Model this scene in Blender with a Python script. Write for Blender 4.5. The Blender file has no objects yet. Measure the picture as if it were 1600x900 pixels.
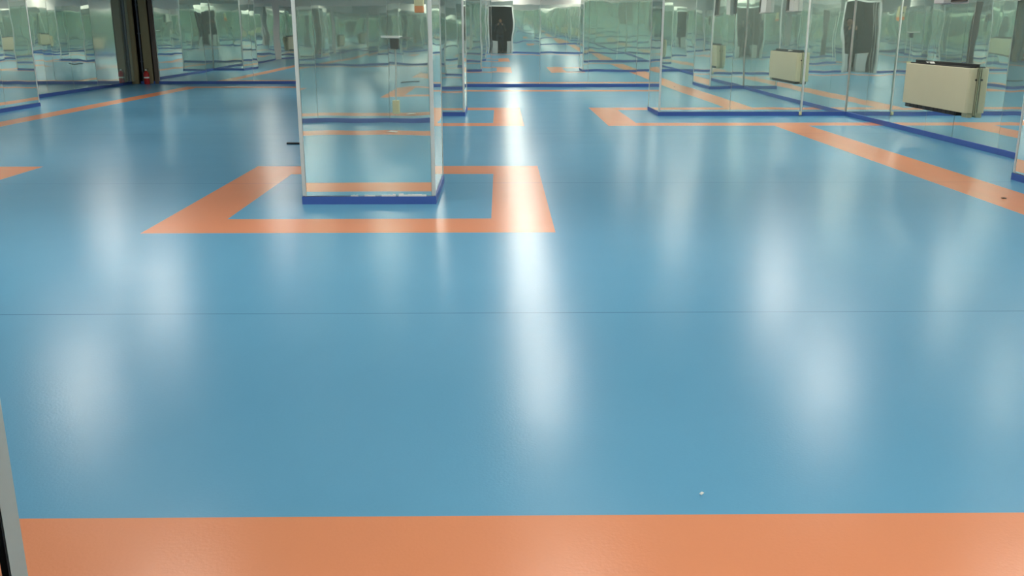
import bpy, bmesh, math, random
from mathutils import Vector, Matrix
random.seed(7)
S = 1.4                      # everything in the room is measured in camera heights (1.4 m)
sc = bpy.context.scene
COL = sc.collection
R = math.radians

# ------------------------------------------------------------------ helpers
def link(name, me, mats=None, parent=None, loc=(0, 0, 0), rot=None):
    o = bpy.data.objects.new(name, me)
    COL.objects.link(o)
    o.location = loc
    if rot: o.rotation_euler = rot
    if parent: o.parent = parent
    if mats is not None and me is not None:
        for m in (mats if isinstance(mats, (list, tuple)) else [mats]):
            me.materials.append(m)
    return o

def obj(name, bm, mats, parent=None, loc=(0, 0, 0), rot=None, smooth=False, kind=None):
    me = bpy.data.meshes.new(name)
    bmesh.ops.recalc_face_normals(bm, faces=bm.faces)
    if smooth:
        for f in bm.faces: f.smooth = True
        for e in bm.edges:
            if len(e.link_faces) == 2 and e.calc_face_angle(0) > R(35): e.smooth = False
    bm.to_mesh(me); bm.free()
    o = link(name, me, mats, parent, loc, rot)
    if kind: o['kind'] = kind
    return o

def tag(o, label, cat, group=None):
    o['label'] = label; o['category'] = cat
    if group: o['group'] = group
    return o

def thing(name, label, cat, loc=(0, 0, 0), rot=None, group=None):
    o = link(name, None, None, None, loc, rot)
    o.empty_display_size = .1
    return tag(o, label, cat, group)

def box(bm, x0, x1, y0, y1, z0, z1, bevel=0, seg=2, mi=0):
    """box given by its extents, in metres"""
    r = bmesh.ops.create_cube(bm, size=1)
    vs = r['verts']
    bmesh.ops.scale(bm, vec=(x1 - x0, y1 - y0, z1 - z0), verts=vs)
    bmesh.ops.translate(bm, vec=((x0 + x1) / 2, (y0 + y1) / 2, (z0 + z1) / 2), verts=vs)
    fs = list({f for v in vs for f in v.link_faces})
    for f in fs: f.material_index = mi
    if bevel:
        es = list({e for v in vs for e in v.link_edges})
        bmesh.ops.bevel(bm, geom=es, offset=bevel, segments=seg, affect='EDGES', profile=.5)
    return bm

def boxh(bm, x0, x1, y0, y1, z0, z1, bevel=0, seg=2):
    return box(bm, x0 * S, x1 * S, y0 * S, y1 * S, z0 * S, z1 * S, bevel, seg)

def lathe(bm, prof, seg=24, c=(0, 0, 0), axis='z'):
    rings = []
    for r, z in prof:
        ring = []
        for k in range(seg):
            a = 2 * math.pi * k / seg
            p = Vector((r * math.cos(a), r * math.sin(a), z))
            if axis == 'y': p = Vector((p.x, p.z, p.y))
            if axis == 'x': p = Vector((p.z, p.x, p.y))
            ring.append(bm.verts.new(p + Vector(c)))
        rings.append(ring)
    for a, b in zip(rings, rings[1:]):
        for k in range(seg):
            bm.faces.new((a[k], a[(k + 1) % seg], b[(k + 1) % seg], b[k]))
    bm.faces.new(rings[0][::-1]); bm.faces.new(rings[-1])
    return bm

def tube(bm, pts, rads, seg=10):
    pts = [Vector(p) for p in pts]
    if not isinstance(rads, (list, tuple)): rads = [rads] * len(pts)
    rings = []
    up = None
    for i, p in enumerate(pts):
        d = (pts[min(i + 1, len(pts) - 1)] - pts[max(i - 1, 0)]).normalized()
        if up is None:
            up = Vector((0, 0, 1)) if abs(d.z) < .9 else Vector((1, 0, 0))
        u = (up - d * up.dot(d)).normalized(); v = d.cross(u); up = u
        rings.append([bm.verts.new(p + (u * math.cos(2 * math.pi * k / seg) + v * math.sin(2 * math.pi * k / seg)) * rads[i]) for k in range(seg)])
    for a, b in zip(rings, rings[1:]):
        for k in range(seg):
            bm.faces.new((a[k], a[(k + 1) % seg], b[(k + 1) % seg], b[k]))
    bm.faces.new(rings[0][::-1]); bm.faces.new(rings[-1])
    return bm

def ell(bm, c, r, seg=16, rot=None):
    res = bmesh.ops.create_uvsphere(bm, u_segments=seg, v_segments=seg // 2 + 2, radius=1)
    vs = res['verts']
    bmesh.ops.scale(bm, vec=r, verts=vs)
    if rot: bmesh.ops.rotate(bm, matrix=rot, verts=vs, cent=(0, 0, 0))
    bmesh.ops.translate(bm, vec=c, verts=vs)
    return bm

# ------------------------------------------------------------------ materials
def lin(c):
    return tuple(((v / 255) / 12.92 if v / 255 <= .04045 else ((v / 255 + .055) / 1.055) ** 2.4) for v in c) + (1,)

def mat(name, rgb, rough=.5, metal=0, spec=.5, var=.06, vscale=6, bump=0, bscale=60):
    m = bpy.data.materials.new(name); m.use_nodes = True
    nt = m.node_tree; b = nt.nodes['Principled BSDF']
    b.inputs['Roughness'].default_value = rough
    b.inputs['Metallic'].default_value = metal
    b.inputs['Specular IOR Level'].default_value = spec
    tc = nt.nodes.new('ShaderNodeTexCoord')
    n = nt.nodes.new('ShaderNodeTexNoise'); n.inputs['Scale'].default_value = vscale; n.inputs['Detail'].default_value = 4
    nt.links.new(tc.outputs['Object'], n.inputs['Vector'])
    mx = nt.nodes.new('ShaderNodeMix'); mx.data_type = 'RGBA'
    c = lin(rgb)
    mx.inputs['A'].default_value = tuple(v * (1 - var) for v in c[:3]) + (1,)
    mx.inputs['B'].default_value = tuple(min(1, v * (1 + var)) for v in c[:3]) + (1,)
    nt.links.new(n.outputs['Fac'], mx.inputs['Factor'])
    nt.links.new(mx.outputs['Result'], b.inputs['Base Color'])
    if bump:
        n2 = nt.nodes.new('ShaderNodeTexNoise'); n2.inputs['Scale'].default_value = bscale
        nt.links.new(tc.outputs['Object'], n2.inputs['Vector'])
        bp = nt.nodes.new('ShaderNodeBump'); bp.inputs['Distance'].default_value = bump
        nt.links.new(n2.outputs['Fac'], bp.inputs['Height']); nt.links.new(bp.outputs['Normal'], b.inputs['Normal'])
    return m

def emit(name, rgb, strength):
    m = bpy.data.materials.new(name); m.use_nodes = True
    nt = m.node_tree; b = nt.nodes['Principled BSDF']
    b.inputs['Base Color'].default_value = (.8, .8, .8, 1)
    b.inputs['Emission Color'].default_value = lin(rgb)
    b.inputs['Emission Strength'].default_value = strength
    return m

def mirror_mat(name='mirror_glass', tint=(.865, .93, .885), haze=.10, hz=(.55, .68, .60), wave=.0011, rough=.012):
    m = bpy.data.materials.new(name); m.use_nodes = True
    nt = m.node_tree
    for n in list(nt.nodes): nt.nodes.remove(n)
    out = nt.nodes.new('ShaderNodeOutputMaterial')
    g = nt.nodes.new('ShaderNodeBsdfGlossy'); g.inputs['Color'].default_value = tint + (1,); g.inputs['Roughness'].default_value = rough
    d = nt.nodes.new('ShaderNodeBsdfDiffuse'); d.inputs['Color'].default_value = hz + (1,)
    mx = nt.nodes.new('ShaderNodeMixShader'); mx.inputs[0].default_value = haze
    tc = nt.nodes.new('ShaderNodeTexCoord'); oi = nt.nodes.new('ShaderNodeObjectInfo')
    ml = nt.nodes.new('ShaderNodeMath'); ml.operation = 'MULTIPLY'; ml.inputs[1].default_value = 173.0
    ad = nt.nodes.new('ShaderNodeVectorMath'); ad.operation = 'ADD'
    n = nt.nodes.new('ShaderNodeTexNoise'); n.inputs['Scale'].default_value = 1.5; n.inputs['Detail'].default_value = 1.0
    bp = nt.nodes.new('ShaderNodeBump'); bp.inputs['Distance'].default_value = wave; bp.inputs['Strength'].default_value = 1
    L = nt.links.new
    L(oi.outputs['Random'], ml.inputs[0]); L(tc.outputs['Object'], ad.inputs[0]); L(ml.outputs[0], ad.inputs[1])
    L(ad.outputs[0], n.inputs['Vector']); L(n.outputs['Fac'], bp.inputs['Height']); L(bp.outputs['Normal'], g.inputs['Normal'])
    L(d.outputs[0], mx.inputs[2]); L(g.outputs[0], mx.inputs[1]); L(mx.outputs[0], out.inputs['Surface'])
    return m

SEAMS_Y = [3.245, 6.2, 9.2, 12.2]
def floor_mat(name, rgb, rgb2, rough):
    m = bpy.data.materials.new(name); m.use_nodes = True
    nt = m.node_tree; L = nt.links.new; b = nt.nodes['Principled BSDF']
    tc = nt.nodes.new('ShaderNodeTexCoord')
    n = nt.nodes.new('ShaderNodeTexNoise'); n.inputs['Scale'].default_value = .9; n.inputs['Detail'].default_value = 5
    L(tc.outputs['Object'], n.inputs['Vector'])
    n3 = nt.nodes.new('ShaderNodeTexNoise'); n3.inputs['Scale'].default_value = 90; n3.inputs['Detail'].default_value = 2
    L(tc.outputs['Object'], n3.inputs['Vector'])
    mx = nt.nodes.new('ShaderNodeMix'); mx.data_type = 'RGBA'
    mx.inputs['A'].default_value = lin(rgb); mx.inputs['B'].default_value = lin(rgb2)
    ma = nt.nodes.new('ShaderNodeMath'); ma.operation = 'MULTIPLY_ADD'; ma.inputs[1].default_value = .35
    L(n3.outputs['Fac'], ma.inputs[0]); 
    ms = nt.nodes.new('ShaderNodeMath'); ms.operation = 'SUBTRACT'; ms.inputs[1].default_value = .17
    L(n.outputs['Fac'], ms.inputs[0]); L(ms.outputs[0], ma.inputs[2]); L(ma.outputs[0], mx.inputs['Factor'])
    # welded seams of the vinyl sheets
    sx = nt.nodes.new('ShaderNodeSeparateXYZ'); L(tc.outputs['Object'], sx.inputs[0])
    prev = None
    for y in SEAMS_Y:
        s = nt.nodes.new('ShaderNodeMath'); s.operation = 'SUBTRACT'; s.inputs[1].default_value = y * S
        a = nt.nodes.new('ShaderNodeMath'); a.operation = 'ABSOLUTE'
        c = nt.nodes.new('ShaderNodeMath'); c.operation = 'LESS_THAN'; c.inputs[1].default_value = .006
        L(sx.outputs['Y'], s.inputs[0]); L(s.outputs[0], a.inputs[0]); L(a.outputs[0], c.inputs[0])
        if prev is None: prev = c
        else:
            q = nt.nodes.new('ShaderNodeMath'); q.operation = 'MAXIMUM'
            L(prev.outputs[0], q.inputs[0]); L(c.outputs[0], q.inputs[1]); prev = q
    hf = nt.nodes.new('ShaderNodeMath'); hf.operation = 'MULTIPLY'; hf.inputs[1].default_value = .45
    L(prev.outputs[0], hf.inputs[0])
    m2 = nt.nodes.new('ShaderNodeMix'); m2.data_type = 'RGBA'; m2.inputs['B'].default_value = lin((45, 80, 110))
    L(hf.outputs[0], m2.inputs['Factor']); L(mx.outputs['Result'], m2.inputs['A']); L(m2.outputs['Result'], b.inputs['Base Color'])
    mr = nt.nodes.new('ShaderNodeMapRange'); mr.inputs['To Min'].default_value = rough - .025; mr.inputs['To Max'].default_value = rough + .02
    n2 = nt.nodes.new('ShaderNodeTexNoise'); n2.inputs['Scale'].default_value = 1.7; n2.inputs['Detail'].default_value = 3
    L(tc.outputs['Object'], n2.inputs['Vector']); L(n2.outputs['Fac'], mr.inputs['Value']); L(mr.outputs['Result'], b.inputs['Roughness'])
    bp = nt.nodes.new('ShaderNodeBump'); bp.inputs['Distance'].default_value = .0004
    L(n3.outputs['Fac'], bp.inputs['Height']); L(bp.outputs['Normal'], b.inputs['Normal'])
    b.inputs['Specular IOR Level'].default_value = .125
    return m

def glass_mat():
    m = bpy.data.materials.new('clear_glass'); m.use_nodes = True
    b = m.node_tree.nodes['Principled BSDF']
    b.inputs['Transmission Weight'].default_value = 1; b.inputs['Roughness'].default_value = 0; b.inputs['IOR'].default_value = 1.45
    b.inputs['Base Color'].default_value = (.93, .97, .95, 1)
    return m

M = dict(
    mirror=mirror_mat(),
    dull=mirror_mat('hazed_mirror_glass', haze=.22, hz=(.50, .62, .57), rough=.06),  # pale haze mixed into the colour to mute the niche's mirror image
    blue=floor_mat('blue_vinyl', (89, 149, 182), (97, 156, 188), .245),
    orange=floor_mat('orange_vinyl', (206, 133, 95), (213, 139, 101), .245),
    plaster=mat('white_plaster', (206, 204, 200), .9, bump=.002, bscale=25),
    ceiling=mat('ceiling_paint', (176, 177, 180), .95),
    base=mat('blue_baseboard', (58, 90, 160), .5),
    alu=mat('aluminium_trim', (206, 212, 208), .35, .3),
    alu2=mat('grey_door_metal', (172, 180, 176), .5),
    black=mat('black_rubber', (14, 14, 14), .6),
    cream=mat('cream_enamel', (188, 184, 152), .42, var=.03),
    creamd=mat('olive_side_panel', (160, 160, 128), .45, var=.03),
    grille=mat('black_grille', (18, 18, 18), .5),
    beige=mat('beige_board', (128, 120, 90), .7),
    brown=mat('grey_brown_board', (92, 84, 76), .7),
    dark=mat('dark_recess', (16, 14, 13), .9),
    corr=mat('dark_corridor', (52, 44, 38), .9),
    pipe=mat('pipe_grey', (96, 104, 116), .4, .5),
    red=mat('red_enamel', (168, 24, 26), .35),
    white=mat('white_paper', (232, 232, 226), .8, var=.02),
    yell=mat('cream_plastic', (214, 206, 160), .5),
    orangep=mat('orange_plastic', (220, 132, 70), .5),
    greyp=mat('pale_grey_plastic', (178, 184, 182), .6),
    greyd=mat('mid_grey_panel', (120, 126, 122), .5),
    skin=mat('skin', (168, 122, 96), .55),
    cloth=mat('black_cloth', (20, 20, 22), .9),
    jean=mat('dark_trousers', (26, 26, 32), .9),
    hair=mat('dark_hair', (22, 16, 12), .6),
    shoe=mat('dark_shoe', (24, 22, 22), .5),
    lamp=emit('fluorescent_diffuser', (255, 248, 236), 11.6),
    glass=glass_mat(),
)

# ------------------------------------------------------------------ room plan (camera heights)
XL, XR = -6.82, 4.08
YB = .5                      # wall with the doorway
YF_L, YF_R, XSTEP = 17.7, 16.75, -1.0
HC = 2.1                     # ceiling
HM = 1.62                    # top of the mirrors
DX0, DX1, DZ = -.37, .41, 1.56   # doorway
HB = .05                     # baseboard height

# floor: one mesh, blue with orange bands set in it
bands = [
    (-5.53, 3.27, 1.36, 1.78),                                   # near band
    (2.905, 3.27, 1.36, 10.28), (2.905, 3.27, 11.93, 15.85),     # right band
    (-5.53, -5.25, 1.36, 16.85),                                 # left band
    (-5.53, XSTEP, 16.5, 16.85), (XSTEP, 3.27, 15.5, 15.85),     # far band
]
def frame(x0, x1, y0, y1, u0, u1, v0, v1):
    bands.extend([(x0, x1, y0, v0), (x0, x1, v1, y1), (x0, u0, y0, y1), (u1, x1, y0, y1)])
frame(-1.82, .277, 4.63, 7.0, -1.483, -.052, 4.99, 6.6)          # round the near column
frame(-1.86, .25, 9.95, 12.3, -1.52, -.08, 10.28, 11.93)         # round the far column
frame(-5.52, -3.42, 4.63, 7.0, -5.18, -3.755, 4.99, 6.6)         # round the left column
bands += [(1.145, XR, 9.95, 10.28), (1.145, 1.48, 9.95, 12.3), (1.145, 1.9, 11.93, 12.3)]
bm = bmesh.new()
xs = sorted({XL, XR} | {v for b in bands for v in b[:2]}); ys = sorted({YB - .12, YF_L} | {v for b in bands for v in b[2:]})
xs = [x for x in xs if XL <= x <= XR]
grid = [[bm.verts.new((x * S, y * S, 0)) for x in xs] for y in ys]
for j in range(len(ys) - 1):
    for i in range(len(xs) - 1):
        f = bm.faces.new((grid[j][i], grid[j][i + 1], grid[j + 1][i + 1], grid[j + 1][i]))
        cx, cy = (xs[i] + xs[i + 1]) / 2, (ys[j] + ys[j + 1]) / 2
        f.material_index = int(any(b[0] < cx < b[1] and b[2] < cy < b[3] for b in bands))
fl = obj('floor', bm, [M['blue'], M['orange']], kind='structure')

bm = bmesh.new(); boxh(bm, XL - .1, XR + .1, YB - .12, YF_L + .1, HC, HC + .05)
obj('ceiling', bm, M['ceiling'], kind='structure')

def wall(name, rects):
    bm = bmesh.new()
    for r in rects: boxh(bm, *r)
    return obj(name, bm, M['plaster'], kind='structure')
T = .1
NX0, NX1 = -6.80, -6.30        # the open niche in the far left corner
wl = wall('wall_left', [(XL - T, XL, YB - .12, YF_L + T, 0, HC)])
wr = wall('wall_right', [(XR, XR + T, YB - .12, YF_R + T, 0, HC)])
wf = wall('wall_front', [(XL, DX0, YB - T, YB, 0, HC), (DX1, XR, YB - T, YB, 0, HC), (DX0, DX1, YB - T, YB, DZ, HC)])
wb = wall('wall_back', [(XL, NX0, YF_L, YF_L + T, 0, HC), (NX1, XSTEP - T, YF_L, YF_L + T, 0, HC),
                        (NX0, NX1, YF_L, YF_L + T, 1.9, HC),
                        (XSTEP - T, XSTEP, YF_R, YF_L + T, 0, HC), (XSTEP, XR, YF_R, YF_R + T, 0, HC)])

G = .004                        # open joint between mirror sheets
TH = .0055                      # sheet thickness
def panel(parent, axis, sign, pos, a0, a1, z0, z1, tilt=0, jit=.10, name='mirror_panel', yawj=.10):
    """a mirror sheet on the plane axis=pos, facing sign; a0..a1 along the wall"""
    a0 += G / 2; a1 -= G / 2
    bm = bmesh.new()
    w, h = (a1 - a0) * S, (z1 - z0) * S
    t = TH * S
    if axis == 'y': box(bm, -w / 2, w / 2, -t / 2, t / 2, -h / 2, h / 2)
    else: box(bm, -t / 2, t / 2, -w / 2, w / 2, -h / 2, h / 2)
    c = (a0 + a1) / 2 * S; p = (pos + sign * TH * .72) * S; zc = (z0 + z1) / 2 * S
    tl = R(tilt + random.uniform(-jit, jit)); yw = R(random.uniform(-yawj, yawj))
    if axis == 'y': loc = (c, p, zc); rot = (-sign * -tl, 0, yw)
    else: loc = (p, c, zc); rot = (0, sign * tl, yw)
    # the tilt tips the top of the sheet towards the room when positive
    if axis == 'y': rot = (-sign * tl, 0, yw)
    return obj(name, bm, M['mirror'], parent, loc, rot)

def run(parent, axis, sign, pos, a0, a1, step, z0=HB, z1=HM, tilt=0, jit=.08, yawj=.1):
    n = max(1, round((a1 - a0) / step))
    for k in range(n):
        panel(parent, axis, sign, pos, a0 + (a1 - a0) * k / n, a0 + (a1 - a0) * (k + 1) / n, z0, z1, tilt, jit, yawj=yawj)

BT = .012
def baseb(name, rects):
    bm = bmesh.new()
    for (x0, x1, y0, y1) in rects: boxh(bm, x0, x1, y0, y1, 0, HB, .003, 1)
    return obj(name, bm, M['base'], kind='structure')

# ---- mirrors on the far wall (they lean very slightly into the room)
run(wb, 'y', -1, YF_L, NX1 + .01, XSTEP - T, .84, tilt=.1)
run(wb, 'y', -1, YF_R, XSTEP, XR, .84, tilt=.27, jit=.02, yawj=.03)
baseb('baseboard_back', [(NX1, XSTEP - T, YF_L - BT, YF_L), (XSTEP, XR, YF_R - BT, YF_R)])
# ---- left wall
run(wl, 'x', 1, XL, YB, 5.43, .84); run(wl, 'x', 1, XL, 6.3, 11.3, .84); run(wl, 'x', 1, XL, 12.6, 16.2, .85)
for o_ in (0, 1):  # end sheets turned and hazed to weaken the niche's reflection
    panel(wl, 'x', 1, XL, 16.2 + .73 * o_, 16.93 + .73 * o_, HB, HM, name='mirror_panel')
    p_ = wl.children[-1]; p_.rotation_euler.z = R(-6); p_.location.x += .365 * math.sin(R(6)) * S; p_.data.materials[0] = M['dull']
baseb('baseboard_left', [(XL, XL + BT, YB, 5.43), (XL, XL + BT, 6.3, 11.3), (XL, XL + BT, 12.6, YF_L)])
# ---- right wall; two sheets are cut short and leave plaster bare above them
run(wr, 'x', -1, XR, YB, 4.9, .84)
for a0, a1, z1 in ((6.3, 7.02, HM), (7.02, 7.62, 1.205), (7.62, 8.42, HM), (8.42, 8.98, 1.205), (8.98, 9.82, HM), (9.82, 10.5, HM), (10.5, 11.1, HM)):
    panel(wr, 'x', -1, XR, a0, a1, HB, z1, 0, .06)
run(wr, 'x', -1, XR, 11.9, YF_R, .84)
baseb('baseboard_right', [(XR - BT, XR, YB, 4.9), (XR - BT, XR, 6.3, 11.1), (XR - BT, XR, 11.9, YF_R)])
# ---- wall with the doorway
run(wf, 'y', 1, YB, XL, DX0 - .03, .84, jit=.05)
run(wf, 'y', 1, YB, DX1 + .03, XR, .84, jit=.05)
panel(wf, 'y', 1, YB, DX0 - .03, DX1 + .03, DZ + .03, HM + .1)
baseb('baseboard_front', [(XL, DX0 - .03, YB, YB + BT), (DX1 + .03, XR, YB, YB + BT)])

# ------------------------------------------------------------------ columns
def column(name, cat, x0, x1, y0, y1, label, sides='nsew', splits={}, grp=None, tilt={}):
    """mirror-clad pier; sides: s faces the doorway, n the far wall, w left, e right"""
    cx, cy = (x0 + x1) / 2, (y0 + y1) / 2
    t = thing(name, label, cat, (cx * S, cy * S, 0), group=grp)
    def loc(bm): bmesh.ops.translate(bm, vec=(-cx * S, -cy * S, 0), verts=bm.verts); return bm
    i = .008
    bm = bmesh.new(); boxh(bm, x0 + i, x1 - i, y0 + i, y1 - i, 0, HC)
    obj('pier', loc(bm), M['plaster'], t)
    tw = .019
    def pan(axis, sign, pos, a0, a1, key):
        cuts = [a0] + splits.get(key, []) + [a1]
        for u, v in zip(cuts, cuts[1:]):
            o = panel(t, axis, sign, pos - sign * i, u, v, HB, HM, tilt.get(key, 0), .03, yawj=.05)
            o.location.x -= cx * S; o.location.y -= cy * S
    if 's' in sides: pan('y', -1, y0, x0 + tw, x1 - tw, 's')
    if 'n' in sides: pan('y', 1, y1, x0 + tw, x1 - tw, 'n')
    if 'w' in sides: pan('x', -1, x0, y0 + tw, y1 - tw, 'w')
    if 'e' in sides: pan('x', 1, x1, y0 + tw, y1 - tw, 'e')
    for (px, py, dx, dy, ks) in ((x0, y0, 1, 1, 'sw'), (x1, y0, -1, 1, 'se'), (x0, y1, 1, -1, 'nw'), (x1, y1, -1, -1, 'ne')):
        if all(k in sides for k in ks):
            e = .002
            prof = [(-e, -e), (tw, -e), (tw, .008), (.008, .008), (.008, tw), (-e, tw)]
            bm = bmesh.new()
            lo = [bm.verts.new(((px + dx * u) * S, (py + dy * v) * S, HB * S)) for u, v in prof]
            hi = [bm.verts.new(((px + dx * u) * S, (py + dy * v) * S, (HM + .01) * S)) for u, v in prof]
            for k in range(6): bm.faces.new((lo[k], lo[(k + 1) % 6], hi[(k + 1) % 6], hi[k]))
            bm.faces.new(lo); bm.faces.new(hi)
            obj('corner_trim', loc(bm), M['alu'], t)
    bm = bmesh.new(); e = .006
    if 's' in sides: boxh(bm, x0 - e, x1 + e, y0 - e, y0 + i, 0, HB - .005)
    if 'n' in sides: boxh(bm, x0 - e, x1 + e, y1 - i, y1 + e, 0, HB - .005)
    if 'w' in sides: boxh(bm, x0 - e, x0 + i, y0 + i, y1 - i, 0, HB - .005)
    if 'e' in sides: boxh(bm, x1 - i, x1 + e, y0 + i, y1 - i, 0, HB - .005)
    obj('baseboard', loc(bm), M['base'], t)
    return t

c1 = column('mirrored_column', 'column', -1.16, -.385, 5.43, 6.23, 'square mirror-clad column with blue base, nearest, standing inside the orange floor frame')
# chipped bottom edge of the near column's mirror
bm = bmesh.new()
for x0, x1, hgt in ((-.70, -.62, .006), (-.60, -.44, .009), (-.80, -.74, .003), (-.88, -.84, .003)):
    n = 6
    for k in range(n):
        a = x0 + (x1 - x0) * k / n; b = x0 + (x1 - x0) * (k + 1) / n + .002
        hh = hgt * (.5 + random.random())
        boxh(bm, a + .7725, b + .7725, -.4035, -.398, HB - .004, HB + hh)
obj('chipped_edge', bm, M['white'], c1)['label'] = 'white chipped lower edge of the mirror'
column('mirrored_column', 'column', -1.2, -.42, 11.1, 11.88, 'square mirror-clad column farther back, half hidden behind the nearest column')
column('mirrored_column', 'column', -4.86, -4.08, 5.43, 6.23, 'mirror-clad column just outside the left edge, in the left orange floor frame')
column('mirrored_pilaster', 'pilaster', XL, -6.1, 11.25, 12.62, 'shallow mirror-clad pier standing out from the left wall before the dark corner niche', 'sen', {'e': [11.75]})
column('mirrored_pilaster', 'pilaster', 3.5, XR, 4.9, 6.3, 'mirror-clad pier at the right edge, nearest on the right wall', 'swn')
column('mirrored_pilaster', 'pilaster', 1.86, XR, 11.1, 11.9, 'broad mirror-clad pier across the right side, behind the cream wall cabinet', 'swn', {'s': [2.70, 3.54]}, tilt={'s': .05})
# pale joint strip and plastic foot on the broad pier
bm = bmesh.new(); boxh(bm, 3.534, 3.552, 11.086, 11.098, HB, HM, .001, 1)
tag(obj('joint_strip', bm, M['alu']), 'thin pale vertical metal strip over a mirror joint on the broad right pier', 'trim strip')
bm = bmesh.new()
box(bm, -.022, .022, -.03, 0, 0, .055, .008, 3); box(bm, -.014, .014, -.05, -.02, .004, .03, .006, 3); lathe(bm, [(.012, -.036), (.014, -.032), (.012, -.028)], 12, (0, 0, .042), 'y')
tag(obj('plastic_foot', bm, M['yell'], None, (3.53 * S, 11.09 * S, .012), smooth=True), 'small cream plastic foot at the bottom of the mirror joint on the right pier', 'bracket')

# ------------------------------------------------------------------ doorway and dark corridor
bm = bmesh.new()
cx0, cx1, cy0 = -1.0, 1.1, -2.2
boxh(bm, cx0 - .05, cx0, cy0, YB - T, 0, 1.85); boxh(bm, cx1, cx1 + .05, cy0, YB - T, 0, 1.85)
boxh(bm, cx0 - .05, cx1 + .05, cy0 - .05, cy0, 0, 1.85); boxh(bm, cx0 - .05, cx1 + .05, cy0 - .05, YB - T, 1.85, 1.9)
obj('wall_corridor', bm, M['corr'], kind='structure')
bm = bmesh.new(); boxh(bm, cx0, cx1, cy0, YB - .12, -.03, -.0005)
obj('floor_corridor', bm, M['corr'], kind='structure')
dr = link('door_1', None); dr['kind'] = 'structure'
bm = bmesh.new()
gx = -.2885                               # edge of the grey stile that shows at the lower left
boxh(bm, gx - .0046, gx, .486, .503, 0, DZ)
obj('stile', bm, M['alu2'], dr)
bm = bmesh.new(); boxh(bm, gx - .0046, gx - .0004, .4845, .486, 0, DZ)
obj('gasket', bm, M['black'], dr)
bm = bmesh.new(); boxh(bm, DX0 + .012, gx - .0046, .493, .497, .001, DZ - .012)
obj('side_glass', bm, M['glass'], dr)
bm = bmesh.new()
boxh(bm, DX0 - .03, DX0 + .012, YB - .06, YB + .012, 0, DZ + .03, .002, 1)
boxh(bm, DX1 - .012, DX1 + .03, YB - .06, YB + .012, 0, DZ + .03, .002, 1)
boxh(bm, DX0 - .03, DX1 + .03, YB - .06, YB + .012, DZ - .012, DZ + .03, .002, 1)
obj('door_frame', bm, M['alu'], dr)

# ------------------------------------------------------------------ niche in the far left corner
bm = bmesh.new()
ny = YF_L + .34
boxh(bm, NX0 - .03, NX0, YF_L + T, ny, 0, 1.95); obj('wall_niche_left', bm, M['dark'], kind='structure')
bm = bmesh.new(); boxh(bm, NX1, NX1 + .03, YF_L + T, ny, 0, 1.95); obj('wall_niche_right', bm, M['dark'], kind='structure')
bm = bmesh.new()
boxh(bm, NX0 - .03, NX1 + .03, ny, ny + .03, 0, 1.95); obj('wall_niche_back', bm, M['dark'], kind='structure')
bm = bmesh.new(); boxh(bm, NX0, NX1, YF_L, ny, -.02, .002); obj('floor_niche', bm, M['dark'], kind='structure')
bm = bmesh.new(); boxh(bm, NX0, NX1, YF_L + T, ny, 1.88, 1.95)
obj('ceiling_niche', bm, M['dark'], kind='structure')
t = thing('riser_casing', 'tall dark beige boarded pipe casing standing open in the far left corner', 'pipe casing', ((NX0 + NX1) / 2 * S, YF_L * S, 0))
def lc(bm): bmesh.ops.translate(bm, vec=(-(NX0 + NX1) / 2 * S, -YF_L * S, 0), verts=bm.verts); return bm
bm = bmesh.new(); boxh(bm, NX0 + .005, NX0 + .13, YF_L - .03, YF_L + .03, .003, 1.87, .004, 1); obj('board', lc(bm), M['beige'], t)
bm = bmesh.new(); boxh(bm, NX0 + .245, NX0 + .395, YF_L - .015, YF_L + .03, .006, 1.87, .004, 1); obj('board', lc(bm), M['beige'], t)
bm = bmesh.new(); boxh(bm, NX1 - .075, NX1 - .004, YF_L - .02, YF_L + .03, .003, 1.87, .004, 1); obj('board', lc(bm), M['brown'], t)
bm = bmesh.new()
tube(bm, [((NX0 + .195) * S, (YF_L + .04) * S, .01), ((NX0 + .195) * S, (YF_L + .04) * S, 1.86 * S)], .016 * S, 12)
for z in (.4, .9, 1.4): lathe(bm, [(.026 * S, -.015), (.026 * S, .015)], 12, ((NX0 + .195) * S, (YF_L + .04) * S, z * S))
obj('pipe', lc(bm), M['pipe'], t, smooth=True)
bm = bmesh.new(); boxh(bm, NX0 + .16, NX1 - .0, YF_L - .012, YF_L + .0, 0, HB); obj('baseboard', lc(bm), M['base'], t)
# fire extinguisher
fx, fy = (NX0 + .30) * S, (YF_L - .085) * S
t = thing('fire_extinguisher', 'red fire extinguisher standing on the floor in the dark far left corner', 'fire extinguisher', (fx, fy, .0))
bm = bmesh.new(); lathe(bm, [(.05, 0), (.066, .006), (.068, .02), (.068, .25), (.064, .275), (.05, .3), (.028, .318), (.02, .325), (.02, .338)], 28)
obj('cylinder', bm, M['red'], t, smooth=True)
bm = bmesh.new(); lathe(bm, [(.0686, .15), (.0688, .152), (.0688, .185), (.0686, .187)], 28); obj('label_band', bm, M['white'], t, smooth=True)
bm = bmesh.new(); lathe(bm, [(.016, .336), (.02, .345), (.02, .37), (.012, .378)], 16); box(bm, -.03, .01, -.006, .006, .35, .362)
obj('valve', bm, M['alu'], t, smooth=True)
bm = bmesh.new(); box(bm, -.012, .075, -.008, .008, .384, .392, .003, 2); box(bm, -.012, .06, -.008, .008, .364, .371, .003, 2); box(bm, -.014, -.002, -.008, .008, .364, .392)
obj('handle', bm, M['black'], t)
bm = bmesh.new(); tube(bm, [(-.03, 0, .356), (-.07, -.01, .35), (-.088, -.02, .30), (-.084, -.03, .2), (-.078, -.03, .1)], [.008, .008, .008, .008, .012], 10)
obj('hose', bm, M['black'], t, smooth=True)

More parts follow.
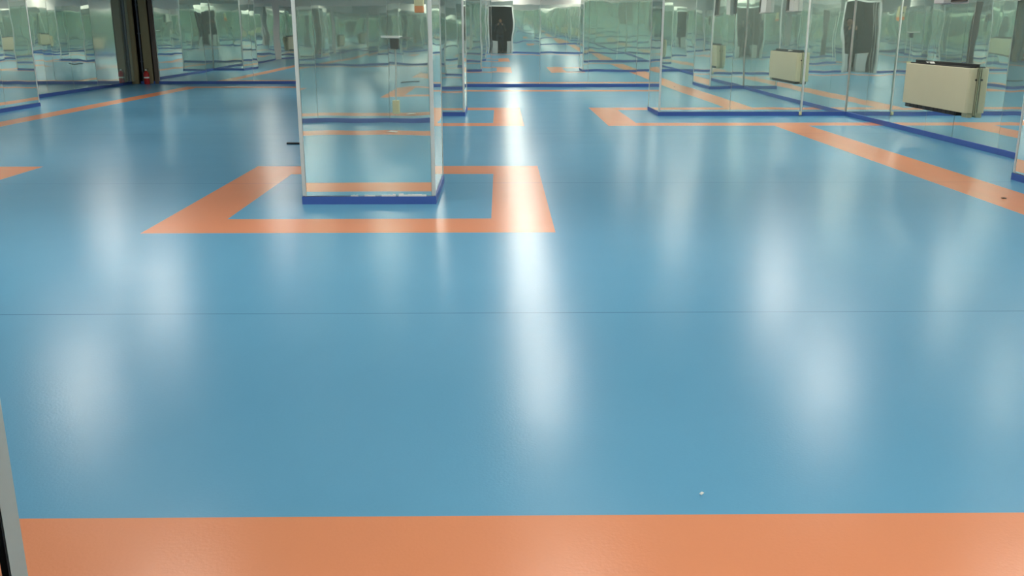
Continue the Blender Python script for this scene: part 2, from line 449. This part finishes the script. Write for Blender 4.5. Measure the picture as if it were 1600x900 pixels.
# ------------------------------------------------------------------ fan-coil wall cabinets
def prism_profile(bm, pts, y0, y1):
    a = [bm.verts.new((x, y0, z)) for x, z in pts]; b = [bm.verts.new((x, y1, z)) for x, z in pts]
    n = len(pts)
    for k in range(n): bm.faces.new((a[k], a[(k + 1) % n], b[(k + 1) % n], b[k]))
    bm.faces.new(a[::-1]); bm.faces.new(b)
    return bm

def fan_coil(label, x, y, side, L=1.83, grp=None, zb=.41, zt=.94):
    """wall unit; side -1 hangs on the right wall (front towards -x)"""
    t = thing('fan_coil_unit', label, 'radiator', (x, y, 0), (0, 0, 0 if side < 0 else math.pi), grp)
    d, h2 = .118, L / 2
    # front cover: a wrapped sheet with rounded vertical edges
    bm = bmesh.new()
    box(bm, -d, -.028, -h2, h2, zb, zt - .004)
    es = [e for e in bm.edges if abs(e.verts[0].co.z - e.verts[1].co.z) > .1 and e.verts[0].co.x < -d + .01]
    bmesh.ops.bevel(bm, geom=es, offset=.034, segments=6, affect='EDGES', profile=.5)
    es = [e for e in bm.edges if min(v.co.z for v in e.verts) > zt - .02 and max(v.co.x for v in e.verts) < -.04]
    bmesh.ops.bevel(bm, geom=es, offset=.010, segments=3, affect='EDGES', profile=.5)
    obj('front_cover', bm, M['cream'], t, smooth=True)
    bm = bmesh.new(); box(bm, -.0285, -.0195, -h2 + .012, h2 - .012, zb + .004, zt - .012); obj('joint', bm, M['grille'], t)
    bm = bmesh.new(); box(bm, -.019, -.001, -h2 + .004, h2 - .004, zb - .03, zt, .003, 2)
    obj('back_casing', bm, M['creamd'], t)
    for e in (-1, 1):
        bm = bmesh.new(); ys_ = sorted((e * (h2 + .003), e * (h2 - .02)))
        lathe(bm, [(.013, ys_[0]), (.013, ys_[1])], 16, (-.034, 0, zt - .14), 'y')
        obj('cable_hole', bm, M['grille'], t)
    # outlet grille on top, raised at the back
    bm = bmesh.new()
    box(bm, -.092, -.020, -h2 + .06, h2 - .10, zt - .008, zt + .004)
    for k in range(6):
        xx = -.090 + k * .0115
        box(bm, xx, xx + .004, -h2 + .065, h2 - .105, zt + .003, zt + .010)
    box(bm, -.019, -.010, -h2 + .05, h2 - .08, zt - .002, zt + .042)
    obj('top_grille', bm, M['grille'], t)
    bm = bmesh.new()
    box(bm, -.100, -.020, -h2 + .26, h2 - .08, zb - .052, zb + .001, .003, 1)
    for k in range(12): box(bm, -.104, -.098, -h2 + .29 + k * (L - .42) / 12, -h2 + .29 + k * (L - .42) / 12 + .02, zb - .048, zb)
    obj('bottom_intake', bm, M['grille'], t)
    bm = bmesh.new()
    box(bm, -.09, -.020, -h2 + .01, -h2 + .14, zb - .056, zb + .001, .005, 2)
    obj('valve_box', bm, M['creamd'], t)
    return t

fan_coil('cream wall cabinet with black top grille hanging on the right mirror wall', XR * S - .010, 8.72 * S, -1)
fan_coil('cream wall cabinet beyond the right edge, seen only as a mirror reflection', XR * S - .010, 3.6 * S, -1)
fan_coil('cream wall cabinet on the left wall, seen only as a mirror reflection', XL * S + .010, 4.0 * S, 1)
# folded paper on the cabinet
bm = bmesh.new()
pts = [(-.07, .0), (-.03, .022), (.02, .006), (.07, .016)]
top = [(u, v + .003) for u, v in pts]
va = [bm.verts.new((-.028, u, v)) for u, v in pts + top[::-1]]; vb = [bm.verts.new((.028, u * 1.15, v)) for u, v in pts + top[::-1]]
for k in range(8): bm.faces.new((va[k], va[(k + 1) % 8], vb[(k + 1) % 8], vb[k]))
bm.faces.new(va[::-1]); bm.faces.new(vb)
tag(obj('paper_sheet', bm, M['white'], None, (XR * S - .010 - .066, 8.92 * S, .9512)), 'crumpled white paper lying on top of the cream wall cabinet', 'paper')

# bare wall above the two short sheets: pale duct and dark opening
def duct(y0, y1, label):
    bm = bmesh.new(); boxh(bm, XR - .07, XR - .001, y0, y1, 1.215, HC - .002, .004, 2)
    return tag(obj('cable_duct', bm, M['plaster']), label, 'duct')
duct(8.76, 8.96, 'pale vertical duct on bare wall above the mirror, over the cabinet\'s far end')
duct(7.32, 7.60, 'pale vertical duct on bare wall above the mirror, nearest the right edge')
def vent(y0, y1, label):
    t = thing('wall_vent', label, 'vent', (XR * S, (y0 + y1) / 2 * S, 1.23 * S))
    w = (y1 - y0) / 2 * S
    bm = bmesh.new(); box(bm, -.012, -.002, -w, w, 0, .5); obj('opening', bm, M['dark'], t)
    bm = bmesh.new()
    for s in (-1, 1): box(bm, -.03, -.002, s * w - .012, s * w + .012, -.01, .51)
    box(bm, -.03, -.002, -w, w, .49, .515); box(bm, -.03, -.002, -w, w, -.012, .004)
    obj('vent_frame', bm, M['brown'], t)
    return t
vent(8.46, 8.72, 'dark opening in the bare wall above the mirror, over the cabinet')
vent(7.05, 7.28, 'dark opening in the bare wall above the mirror, nearest the right edge')

# ------------------------------------------------------------------ things on the doorway wall, seen in the column's mirror
wx = -1.13 * S; wy = YB * S + .0095
t = thing('control_box', 'black wall control box with white top shelf, reflected in the near column', 'control box', (wx, wy, 0))
bm = bmesh.new(); box(bm, -.06, .06, 0, .10, 1.10, 1.25, .01, 2); obj('housing', bm, M['black'], t)
bm = bmesh.new(); box(bm, -.17, .09, 0, .22, 1.255, 1.285, .004, 1); obj('shelf', bm, M['white'], t)
bm = bmesh.new(); box(bm, .09, .24, .02, .18, 1.25, 1.268, .004, 1); obj('bracket', bm, M['greyd'], t)
bm = bmesh.new(); box(bm, -.010, .010, 0, .02, .33, 1.10, .003, 1); obj('conduit', bm, M['greyp'], t)
bm = bmesh.new(); box(bm, -.05, .05, 0, .05, .14, .35, .008, 2); box(bm, -.03, .03, .05, .055, .18, .30, .004, 1); obj('socket_box', bm, M['yell'], t)
t = thing('alarm_box', 'cream alarm box with orange lower part, reflected high in the near column', 'alarm box', (-.855 * S, wy, 0))
bm = bmesh.new(); box(bm, -.07, .07, 0, .06, 1.72, 2.02, .01, 2); obj('housing', bm, M['yell'], t)
bm = bmesh.new(); box(bm, -.068, .068, 0, .062, 1.62, 1.722, .01, 2); obj('lower_cover', bm, M['orangep'], t)
bm = bmesh.new(); lathe(bm, [(.025, .058), (.025, .07), (.018, .075)], 16, (0, 0, 1.84), 'y'); obj('dial', bm, M['greyd'], t)
# narrow dark strip between two mirrors of that wall
bm = bmesh.new(); boxh(bm, -2.62, -2.42, YB + .008, YB + .014, HB, 1.56, .001, 1)
obj('trim_1', bm, M['corr'], kind='structure')

# ------------------------------------------------------------------ small things on the floor
bm = bmesh.new()
tube(bm, [(-.25, 0, .012), (-.245, 0, .012), (.2, 0, .012), (.205, 0, .012)], [.008, .012, .012, .008], 12)
tube(bm, [(.19, 0, .012), (.24, .0, .012)], .009, 12)
tag(obj('black_rod', bm, M['black'], None, (-1.9 * S + .24, 8.36 * S, 0), (0, 0, R(-4)), smooth=True), 'short black rod lying on the blue floor just left of the near column', 'rod')
def scrap(loc, s, label, m):
    bm = bmesh.new()
    n = 7; ring = []; ring2 = []
    for k in range(n):
        a = 2 * math.pi * k / n; r = s * (.6 + .5 * random.random()); z = random.uniform(.001, .012)
        ring.append(bm.verts.new((r * math.cos(a), r * .7 * math.sin(a), z))); ring2.append(bm.verts.new((r * math.cos(a), r * .7 * math.sin(a), z + .002)))
    for k in range(n): bm.faces.new((ring[k], ring[(k + 1) % n], ring2[(k + 1) % n], ring2[k]))
    c0 = bm.verts.new((0, 0, .004)); c1_ = bm.verts.new((0, 0, .016))
    for k in range(n):
        bm.faces.new((ring[(k + 1) % n], ring[k], c0)); bm.faces.new((ring2[k], ring2[(k + 1) % n], c1_))
    return tag(obj('paper_scrap', bm, m, None, loc), label, 'paper scrap')
scrap((.62, 1.86 * S, 0), .008, 'tiny white paper scrap on the blue floor near the front orange band', M['white'])
scrap((-1.07 * S, 1.55 * S, 0), .10, 'white paper scrap on the front orange band, reflected in the near column', M['white'])
scrap((3.05 * S, 5.55 * S, 0), .022, 'tiny dark scrap lying on the right orange floor band', M['brown'])

# ------------------------------------------------------------------ ceiling lights
def make_light():
    t = link('ceiling_light', None); t.empty_display_size = .1
    bm = bmesh.new(); w, l = .29, .72
    box(bm, -w, w, -l, l, -.03, 0); 
    for s in (-1, 1): box(bm, s * w - .015, s * w + .015, -l, l, -.06, 0); box(bm, -w, w, s * l - .015, s * l + .015, -.06, 0)
    obj('housing', bm, M['alu'], t)
    bm = bmesh.new(); box(bm, -w + .016, w - .016, -l + .016, l - .016, -.05, -.032); obj('diffuser', bm, M['lamp'], t)
    return t
first = None
rows = {1.15: 'first row, added fill at the doorway end', 4.1: 'second row, added fill just before the near column', 7.55: 'third row, behind the near column', 10.3: 'fourth row, level with the broad pier',  # first two rows are unseen lamps added to brighten the near floor
        12.9: 'fifth row, behind the broad pier', 15.3: 'last row at the far wall'}
lines = {-5.5: 'added fill at the far left', -3.6: 'left line', -1.7: 'line over the near column', .37: 'line over the doorway', 2.8: 'right line'}  # leftmost lamp is added to lift the dim floor at far left
for y, rl in rows.items():
    for x, cl in lines.items():
        if y > 5 and x in (-5.5, -1.7) and (y, x) != (12.9, -5.5) or (y, x) == (12.9, -3.6) or y == 4.1 and x == -5.5 or y == 1.15 and x in (-5.5, -1.7): continue
        if first is None: o = first = make_light()
        else:
            o = first.copy(); COL.objects.link(o)
            for ch in first.children:
                c = ch.copy(); COL.objects.link(c); c.parent = o
        dx = {2.8: .35, -3.6: -.25}.get(x, 0) if y == 10.3 else 0
        o.location = ((x + dx) * S, y * S, HC * S - .001)
        tag(o, 'flat fluorescent ceiling light, %s, %s' % (cl, rl), 'ceiling light', 'fluorescent ceiling lights')

# ------------------------------------------------------------------ low grey bins in the doorway and the photographer
def bin_(x, y, w, label):
    t = thing('waste_bin', label, 'bin', (x, y, 0), group='pale grey bins in the doorway')
    bm = bmesh.new(); box(bm, -w / 2, w / 2, -.12, .12, .0, .55, .015, 2); obj('body', bm, M['greyp'], t)
    bm = bmesh.new(); box(bm, -w / 2 - .008, w / 2 + .008, -.128, .128, .55, .595, .012, 2); box(bm, -w / 4, w / 4, -.06, .06, .595, .599); obj('lid', bm, M['greyp'], t)
bin_(-.26, .36, .26, 'pale grey low bin in the dark doorway, left of the reflected person')
bin_(.44, .36, .2, 'pale grey low bin in the dark doorway, right of the reflected person')

def person():
    t = thing('person', 'person in dark clothes holding up a phone in the doorway, seen in far mirror', 'person', (.0, -.36, 0))
    O = Vector((0, -.36, 0))
    def capsule(bm, pts, rads): # smooth tapered limb
        tube(bm, pts, rads, 12)
        for p, r in zip(pts, rads): ell(bm, p, (r, r, r), 12)
    def remesh(o, v, it=6):
        m = o.modifiers.new('surface', 'REMESH'); m.mode = 'VOXEL'; m.voxel_size = v; m.use_smooth_shade = True
        s = o.modifiers.new('soften', 'SMOOTH'); s.factor = .5; s.iterations = it
    sh = {s: Vector((s * .17, -.01, 1.30)) for s in (-1, 1)}
    el = {s: Vector((s * .235, .10, 1.07)) for s in (-1, 1)}
    wr_ = {s: Vector((s * .10, .30, 1.325)) for s in (-1, 1)}
    hip = {s: Vector((s * .085, 0, .82)) for s in (-1, 1)}
    kn = {s: Vector((s * .10, .025, .45)) for s in (-1, 1)}
    an = {s: Vector((s * .11, -.02, .08)) for s in (-1, 1)}
    bm = bmesh.new()
    # head with brow, nose, chin, ears
    hc = Vector((0, .03, 1.53))
    ell(bm, hc + Vector((0, -.012, .025)), (.073, .092, .088), 20); ell(bm, hc + Vector((0, .018, -.045)), (.055, .07, .068), 18)
    ell(bm, hc + Vector((0, .10, -.02)), (.012, .018, .026), 10); ell(bm, hc + Vector((0, .083, -.068)), (.024, .01, .008), 10)
    ell(bm, hc + Vector((0, .068, -.1)), (.026, .02, .016), 10)
    for s in (-1, 1):
        ell(bm, hc + Vector((s * .075, -.008, -.012)), (.009, .02, .03), 10); ell(bm, hc + Vector((s * .03, .078, .02)), (.022, .012, .008), 10)
    capsule(bm, [(0, .0, 1.47), (0, -.015, 1.36)], [.048, .056])
    # trunk
    ell(bm, (0, -.01, 1.22), (.155, .10, .15), 18); ell(bm, (0, 0, 1.02), (.135, .095, .16), 18); ell(bm, (0, 0, .87), (.15, .105, .11), 18)
    for s in (-1, 1):
        capsule(bm, [(s * .05, -.01, 1.33), sh[s]], [.05, .052]); capsule(bm, [sh[s], el[s]], [.05, .037]); capsule(bm, [el[s], wr_[s]], [.037, .025])
        capsule(bm, [hip[s], kn[s]], [.078, .05]); capsule(bm, [kn[s], kn[s].lerp(an[s], .35), an[s]], [.048, .05, .032])
        capsule(bm, [an[s], an[s] + Vector((s * .01, .13, -.045))], [.034, .026])
        # hand: palm, four curled fingers gripping the phone's end, thumb behind it
        pal = wr_[s] + Vector((-s * .012, .022, .045))
        capsule(bm, [wr_[s], pal], [.024, .028]); ell(bm, pal, (.018, .026, .036), 12)
        for k, (dz, ln) in enumerate(((.040, .9), (.018, 1.0), (-.004, .95), (-.024, .8))):
            b0 = pal + Vector((-s * .002, .006, dz))
            capsule(bm, [b0, b0 + Vector((s * .004, .024 * ln, .004)), b0 + Vector((-s * .008, .036 * ln, .002)), b0 + Vector((-s * .022, .036 * ln, -.002))], [.0085, .008, .0075, .0065])
        th = pal + Vector((-s * .012, -.008, -.01))
        capsule(bm, [th, th + Vector((-s * .014, .008, .02)), th + Vector((-s * .03, .012, .032))], [.011, .0095, .008])
    b = obj('body', bm, M['skin'], t, smooth=True); remesh(b, .006, 3)
    # clothing
    bm = bmesh.new()
    ell(bm, (0, -.01, 1.22), (.175, .118, .17), 18); ell(bm, (0, 0, 1.02), (.155, .112, .17), 18); ell(bm, (0, 0, .86), (.165, .12, .10), 18)
    capsule(bm, [(0, -.012, 1.35), (0, -.012, 1.385)], [.07, .062])
    for s in (-1, 1):
        capsule(bm, [(s * .05, -.01, 1.325), sh[s]], [.062, .066]); capsule(bm, [sh[s], el[s]], [.064, .05]); capsule(bm, [el[s], el[s].lerp(wr_[s], .86)], [.05, .036])
    j = obj('jacket', bm, M['cloth'], t, smooth=True); remesh(j, .01)
    bm = bmesh.new()
    ell(bm, (0, 0, .86), (.16, .115, .1), 18)
    for s in (-1, 1): capsule(bm, [hip[s], kn[s]], [.092, .066]); capsule(bm, [kn[s], an[s] + Vector((0, 0, .02))], [.066, .055])
    q = obj('trousers', bm, M['jean'], t, smooth=True); remesh(q, .01)
    for s in (-1, 1):
        bm = bmesh.new(); ell(bm, an[s] + Vector((s * .004, .07, -.042)), (.045, .125, .038), 16); ell(bm, an[s] + Vector((0, -.005, -.02)), (.045, .055, .055), 14)
        for v in bm.verts: v.co.z = max(v.co.z, .002)
        obj('shoe', bm, M['shoe'], t, smooth=True)
    bm = bmesh.new()
    ell(bm, hc + Vector((0, -.028, .045)), (.083, .09, .083), 20); ell(bm, hc + Vector((0, -.06, -.03)), (.075, .05, .07), 16)
    hh = obj('hair', bm, M['hair'], t, smooth=True); remesh(hh, .008)
person()
t = thing('mobile_phone', 'dark mobile phone held up by the reflected person in the doorway', 'phone', (0, -.014, 1.39))
bm = bmesh.new(); box(bm, -.075, .075, -.005, .003, -.037, .037, .003, 3); obj('phone_case', bm, M['black'], t, smooth=True)
bm = bmesh.new(); box(bm, -.069, .069, -.0062, -.0048, -.033, .033); obj('screen', bm, M['greyd'], t)

# ------------------------------------------------------------------ camera, world, colour
F = 1456 / 1600 * 36
cam = bpy.data.cameras.new('camera'); cam.lens = F; cam.sensor_width = 36; cam.clip_start = .03; cam.clip_end = 500
co = bpy.data.objects.new('camera', cam); COL.objects.link(co)
co.location = (0, 0, 1.0 * S)
co.rotation_euler = (R(90 - 15.6), 0, R(-.70))
sc.camera = co
w = bpy.data.worlds.new('world'); sc.world = w; w.use_nodes = True
w.node_tree.nodes['Background'].inputs['Color'].default_value = (.02, .02, .02, 1)
sc.view_settings.view_transform = 'Standard'; sc.view_settings.look = 'None'
sc.view_settings.gamma = 1; sc.view_settings.use_curve_mapping = False
sc.view_settings.exposure = 0.88
cy = sc.cycles
cy.max_bounces = 24; cy.glossy_bounces = 18; cy.diffuse_bounces = 4; cy.transmission_bounces = 8
cy.use_denoising = True; cy.sample_clamp_indirect = 8
